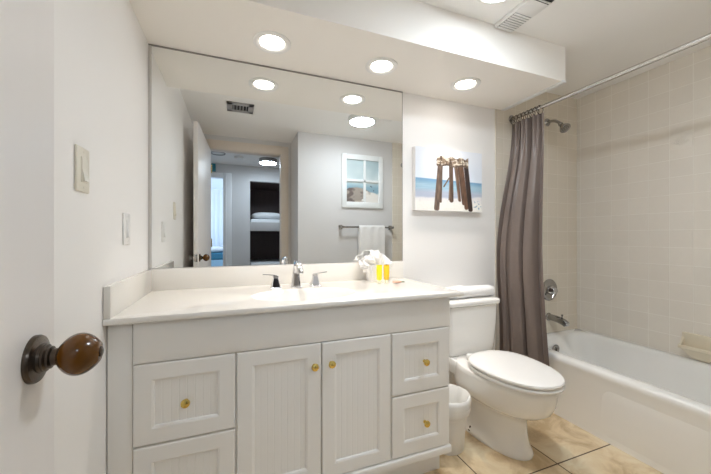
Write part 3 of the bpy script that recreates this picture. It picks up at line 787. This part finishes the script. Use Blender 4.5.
# ================================================================ BATHTUB
t = thing('bathtub', 'white alcove bathtub along the tiled wall', 'bathtub', (2.22, 0.95, 0))
ty0, ty1, tx1 = YP + .010, YV - .010, XR - .001
b = B(); rr_ = lambda d, z, r: rrect(TUBX + d, tx1 - d * .2, ty0 + d * .2, ty1 - d * .2, max(r, .004), z, 6)
inn = lambda dl_, dr, de, z, r: rrect(TUBX + dl_, tx1 - dr, ty0 + de * 1.3, ty1 - de, r, z, 6)
loft(b, [rr_(.012, .0, .01), rr_(.012, .03, .01), rr_(.010, .30, .01), rr_(.003, .335, .012), rr_(0, .350, .014), rr_(.002, .364, .016), rr_(.009, .3735, .018), rr_(.02, TUBH, .02),
         inn(.066, .040, .060, TUBH, .10), inn(.080, .050, .068, .3725, .11), inn(.090, .058, .075, .355, .12), inn(.100, .066, .083, .30, .13), inn(.118, .082, .10, .16, .14), inn(.14, .10, .125, .10, .14), inn(.18, .14, .17, .072, .13), inn(.26, .22, .3, .065, .10)], True, True)
tub = obj('shell', b, M['tub'], t, smooth=50)
# raised lower panel of the apron
b = B()
def ap(y0_, y1_, z0_, z1_, r, x):
    return [Vector((x, p.x, p.y)) for p in rrect(y0_, y1_, z0_, z1_, r, 0, 8)]
loft(b, [ap(.22, 1.160, .020, .310, .05, TUBX + .0135), ap(.25, 1.120, .050, .280, .05, TUBX + .0098), ap(.30, 1.07, .10, .23, .045, TUBX + .0094)], True, True)
obj('apron_panel', b, M['tub'], t, smooth=50)
# overflow plate inside the tub end
OX, OY, OZ = 2.215, 1.6405, 0.285
t = thing('overflow_plate', 'round chrome overflow plate inside the tub end', 'plumbing fitting', (OX, OY, OZ))
b = B(); lathe(b, [(.036, .000), (.036, .004), (.031, .009), (.012, .011), (.010, .009)], (OX, OY, OZ), (0, -1, -.08), 32); obj('plate', b, M['nickel'], t)
b = B(); box(b, OX - .006, OX + .006, OY - .026, OY - .008, OZ - .012, OZ + .016, .003); obj('trip_lever', b, M['nickel'], t)
# spout
SPX, SPZ, WYE = 2.262, .500, YV - .009
t = thing('tub_spout', 'chrome tub spout on the tiled wall above the tub', 'tub spout', (SPX, WYE, SPZ))
b = B(); lathe(b, [(.030, 0), (.030, .004), (.024, .010)], (SPX, WYE, SPZ), (0, -1, 0), 24)
tube(b, arc((SPX, WYE, SPZ), (SPX, WYE - .105, SPZ + .004), (SPX, WYE - .142, SPZ - .026), 10), [.023, .023, .0235, .024, .0245, .025, .025, .025, .025, .0245, .0235], 20); obj('body', b, M['nickel'], t, smooth=50)
b = B(); lathe(b, [(.0185, 0), (.0185, .012), (.016, .014)], (SPX, WYE - .136, SPZ - .024), (0, -.55, -.8), 20); obj('outlet', b, M['chrome'], t)
b = B(); lathe(b, [(.004, 0), (.004, .02), (.008, .024), (.007, .030)], (SPX, WYE - .108, SPZ + .010), (0, 0, 1), 12); obj('diverter_knob', b, M['nickel'], t)
# shower valve
VX, VZ = 2.268, .706
t = thing('shower_valve', 'round chrome shower valve on the tiled wall above the spout', 'valve', (VX, WYE, VZ))
b = B(); lathe(b, [(.083, 0), (.083, .003), (.078, .008), (.060, .013), (.040, .015), (.034, .014)], (VX, WYE, VZ), (0, -1, 0), 48); obj('escutcheon', b, M['nickel'], t)
b = B(); lathe(b, [(.034, .010), (.032, .030), (.028, .034), (.024, .052), (.018, .058), (.004, .060)], (VX, WYE, VZ), (0, -1, 0), 32)
tube(b, [(VX, WYE - .045, VZ), (VX - .02, WYE - .050, VZ - .030), (VX - .034, WYE - .052, VZ - .052)], [.009, .008, .007], 12); obj('handle', b, M['chrome'], t, smooth=50)
# shower head
HX, HZ = 2.247, 1.992
t = thing('overhead_shower', 'chrome shower head on a short arm high on the tiled wall', 'shower head', (HX, WYE, HZ))
b = B(); lathe(b, [(.030, 0), (.030, .003), (.024, .010), (.012, .014)], (HX, WYE, HZ), (0, -1, 0), 32); obj('flange', b, M['nickel'], t)
b = B(); tube(b, arc((HX, WYE, HZ), (HX, WYE - .07, HZ + .002), (HX, WYE - .105, HZ - .045), 10), .0105, 16); obj('arm', b, M['nickel'], t, smooth=60)
b = B(); lathe(b, [(.012, -.008), (.016, .0), (.016, .008), (.012, .012), (.014, .018), (.030, .040), (.037, .052), (.038, .060), (.035, .064), (.030, .061), (.004, .061)], (HX, WYE - .105, HZ - .047), (0, -.62, -.72), 32); hd = obj('head', b, M['nickel'], t, smooth=40)
b = B(); a_, b__, d_ = frame_of((0, -.62, -.72)); o_ = Vector((HX, WYE - .105, HZ - .047)) + d_ * .061
for R, n in ((.010, 6), (.020, 12)):
    for k in range(n): sphere(b, o_ + (a_ * math.cos(2 * PI * k / n) + b__ * math.sin(2 * PI * k / n)) * R, .0022, .0022, .0022, 8, 6)
obj('nozzles', b, M['dark'], hd)
# ceramic soap dish
t = thing('soap_dish', 'cream ceramic soap dish on the tiled wall above the tub', 'soap dish', (XR, .995, .38))
sy0, sy1 = .905, 1.087
b = B(); box(b, XR - .014, XR, sy0, sy1, .435, .534, .006, 3); obj('back_plate', b, M['dishware'], t)
b = B()
loft(b, [[Vector((x, y, z)) for y in (sy0 + .004, sy1 - .004) for x, z in ()] or [Vector((XR - .005, sy0 + i_, .385 + .0)), Vector((XR - .005, sy1 - i_, .385)), Vector((XR - .03, sy1 - i_, .388)), Vector((XR - .03, sy0 + i_, .388))] for i_ in (.055,)] +
        [[Vector((XR - .002, sy0 + .012, .43)), Vector((XR - .002, sy1 - .012, .43)), Vector((XR - .050, sy1 - .012, .436)), Vector((XR - .050, sy0 + .012, .436))],
         [Vector((XR - .002, sy0, .445)), Vector((XR - .002, sy1, .445)), Vector((XR - .058, sy1, .448)), Vector((XR - .058, sy0, .448))]])
box(b, XR - .060, XR - .050, sy0, sy1, .440, .462, .005, 3)
for y in (sy0, sy1 - .012):
    loft(b, [[Vector((XR - .058, yy, .442)), Vector((XR - .058, yy, .458)), Vector((XR - .036, yy, .468)), Vector((XR - .012, yy, .505)), Vector((XR - .004, yy, .442))] for yy in (y, y + .012)])
obj('tray', b, M['dishware'], t, smooth=30)
# relief tile
t = thing('relief_tile', 'single wall tile with raised shell motif high above the tub', 'tile', (XR, 1.0955, 1.71))
ty, tz = 1.0955, 1.7095
b = B(); box(b, XR - .0015, XR, ty - .052, ty + .052, tz - .052, tz + .052, .0007); obj('tile_body', b, M['relief'], t)
b = B()
for k in range(7):
    a = math.radians(25 + k * 130 / 6); 
    tube(b, [(XR - .001, ty, tz - .026), (XR - .003, ty + math.cos(a) * .022, tz - .026 + math.sin(a) * .028), (XR - .001, ty + math.cos(a) * .040, tz - .026 + math.sin(a) * .052)], [.002, .004, .003], 8)
obj('shell_motif', b, M['relief'], t, smooth=60)

# ================================================================ SHOWER ROD, RINGS AND CURTAIN
RODX, RODZ = 1.8875, 1.966
t = thing('shower_rod', 'chrome shower curtain rod running along the tub below the ceiling', 'curtain rod', (RODX, .95, RODZ))
b = B(); tube(b, [(RODX, YP + .012, RODZ), (RODX, YV - .012, RODZ)], .0125, 20); obj('pole', b, M['rod'], t, smooth=60)
for y, s in ((YV - .0095, -1), (YP + .0095, 1)):
    b = B(); lathe(b, [(.030, 0), (.030, .004), (.022, .012), (.016, .014)], (RODX, y, RODZ), (0, s, 0), 24); obj('flange', b, M['nickel'], t)
FOLDS = [(0.00, -.030), (0.09, .020), (0.20, -.050), (0.29, -.045), (0.345, .070), (0.40, -.055), (0.55, -.030), (0.63, .050), (0.72, -.030), (0.83, -.010), (0.90, .030), (1.00, .012)]
def fold(s):
    for (a, x), (c, y) in zip(FOLDS, FOLDS[1:]):
        if s <= c: return x + (y - x) * sstep(a, c, s)
    return FOLDS[-1][1]
def cpos(s, q):
    """s along the gathered cloth (0 = at the wall), q = 0 top .. 1 hem."""
    y = (1.718 - .235 * s) * (1 - q) + (1.716 - (.285 + .04 * q * q) * s) * q
    k = sstep(0, .7, q)
    pinch = .010 * math.sin(2 * PI * 9 * s) * (1 - sstep(0, .22, q))
    x = RODX * (1 - k) + 1.802 * k + fold(s) * (.40 + .95 * k) + pinch
    x += .005 * math.sin(2 * PI * 7 * s + 2.2 * q) * k
    x -= .045 * (1 - s) * math.sin(PI * min(1, q * 1.1)) ** 2
    y += .008 * math.sin(2 * PI * 4.5 * s + 1) * k
    x += .006 * noise.noise(Vector((s * 5, q * 2.2, 4)))
    if q > .7: x = x + (min(x, TUBX - .010) - x) * sstep(.7, .8, q)
    z = (RODZ - .040) - (RODZ - .040 - .286) * q
    return Vector((max(x, 1.600), min(y, YV - .014), z))
b = B(); ns, nq = 220, 60
g = [[b.verts.new(cpos(i / ns, j / nq)) for j in range(nq + 1)] for i in range(ns + 1)]
for i in range(ns):
    for j in range(nq): b.faces.new((g[i][j], g[i + 1][j], g[i + 1][j + 1], g[i][j + 1]))
bmesh.ops.recalc_face_normals(b, faces=b.faces[:])
bmesh.ops.solidify(b, geom=b.faces[:], thickness=.0015)
o = obj('shower_curtain', b, M['curtain'], base=(1.83, 1.6, .288), smooth=80)
tag(o, 'taupe shower curtain gathered at the wall end of the tub', 'curtain')
b = B(); torus(b, (RODX, 1.715, RODZ - .014), .0285, .0022, (0, 1, .12), 28, 8)
r0 = obj('curtain_ring', b, M['bronze'], base=(RODX, 1.715, RODZ), smooth=60)
tag(r0, 'dark metal curtain ring on rod above the gathered taupe curtain', 'curtain ring', 'curtain rings on the shower rod')
for k in range(1, 8):
    c = r0.copy(); C.objects.link(c); c.location = (RODX, 1.715 - k * .0300, RODZ)

# ================================================================ SEEN THROUGH THE DOORWAY
t = thing('hall_ceiling_light', 'round hallway ceiling light with chrome rim, seen in the mirror', 'ceiling light', (.465, -1.19, ZC))
b = B(); lathe(b, [(.125, 0), (.125, -.055), (.118, -.058), (.116, -.050), (.116, 0)], (.465, -1.19, ZC), (0, 0, 1), 40, False, False); obj('rim', b, M['nickel'], t)
b = B(); lathe(b, [(.1165, -.050), (.11, -.060), (.08, -.064), (.040, -.062), (.036, -.056)], (.465, -1.19, ZC), (0, 0, 1), 40); obj('lens', b, M['lens_hall'], t)
b = B(); lathe(b, [(.036, -.056), (.034, -.068), (.004, -.070)], (.465, -1.19, ZC), (0, 0, 1), 24); obj('center_cap', b, M['chrome'], t)
b = B(); lathe(b, [(.065, 0), (.065, -.015), (.055, -.030), (.02, -.034)], (.075, -1.19, ZC), (0, 0, 1), 28); o = obj('smoke_detector', b, M['plastic_white'], base=(.075, -1.19, ZC)); tag(o, 'small white round detector on hallway ceiling, seen in the mirror', 'smoke detector')
t = thing('ceiling_speaker', 'grey ringed round ceiling fitting in the hallway, seen in the mirror', 'ceiling fitting', (-.187, -1.08, ZC))
b = B(); torus(b, (-.187, -1.08, ZC - .004), .085, .010, (0, 0, 1), 36, 8); obj('ring', b, M['grey_metal'], t, smooth=60)
b = B(); lathe(b, [(.080, 0), (.080, -.004), (.01, -.006)], (-.187, -1.08, ZC), (0, 0, 1), 32); obj('grille', b, M['white_trim'], t)
b = B(); box(b, -.42, -.245, HY + .001, HY + .03, 2.098, 2.215, .004); o = obj('wall_plaque', b, M['teal'], base=(-.33, HY, 2.1)); tag(o, 'teal plaque above the bedroom doorway, seen in the mirror', 'wall plaque')
# bunks
def bunk(z, label, cat='bunk bed'):
    t = thing('bunk_bed', label, cat, (BX0, -2.3, z))
    b = B(); box(b, BX0 + .002, BX1 - .002, HY - .060, HY - .030, z, z + .141, .003); obj('side_board', b, M['grey_board'], t)
    b = B(); box(b, BX0 + .002, BX1 - .002, -2.745, HY - .06, z + .01, z + .05); obj('slat_base', b, M['brown_panel'], t)
    b = B(); box(b, BX0 + .01, BX1 - .01, -2.74, HY - .065, z + .05, z + .195, .03, 4); obj('mattress', b, M['bedding'], t)
bunk(1.207, 'upper bunk with pale side board and white mattress, seen in the mirror')
bunk(0.50, 'lower bunk in the dark alcove below the other, seen in the mirror')
def pillow(x0, x1, y0, y1, z0, z1, label):
    b = B(); cx, cy, cz = (x0 + x1) / 2, (y0 + y1) / 2, (z0 + z1) / 2; t0 = B()
    bmesh.ops.create_uvsphere(t0, u_segments=32, v_segments=16, radius=1)
    for v in t0.verts:
        q = v.co; sx = math.copysign(abs(q.x) ** .6, q.x); sy = math.copysign(abs(q.y) ** .6, q.y)
        v.co = Vector((cx + sx * (x1 - x0) / 2, cy + sy * (y1 - y0) / 2, cz + q.z * (z1 - z0) / 2))
    merge(b, t0); o = obj('pillow', b, M['bedding'], base=(cx, cy, z0), smooth=80); return tag(o, label, 'pillow')
pillow(.28, .78, -2.35, -1.86, 1.402, 1.525, 'white pillow on the upper bunk, seen in the mirror')
# bedroom bed
t = thing('bed', 'bed with teal blanket beyond the hallway, seen in the mirror', 'bed', (-.75, -3.5, 0))
b = B(); box(b, -1.7, .08, -4.45, -2.98, 0, .38, .01); obj('base', b, M['white_trim'], t)
b = B(); box(b, -1.72, .09, -4.47, -2.95, .38, .70, .05, 4); obj('mattress', b, M['blue_cloth'], t)
b = B(); box(b, -1.73, .095, -4.47, -2.94, .69, .815, .03, 4); obj('blanket', b, M['teal_cloth'], t)
pillow(-.75, -.12, -3.4, -3.0, .816, .93, 'white pillow on the teal bed, seen in the mirror')
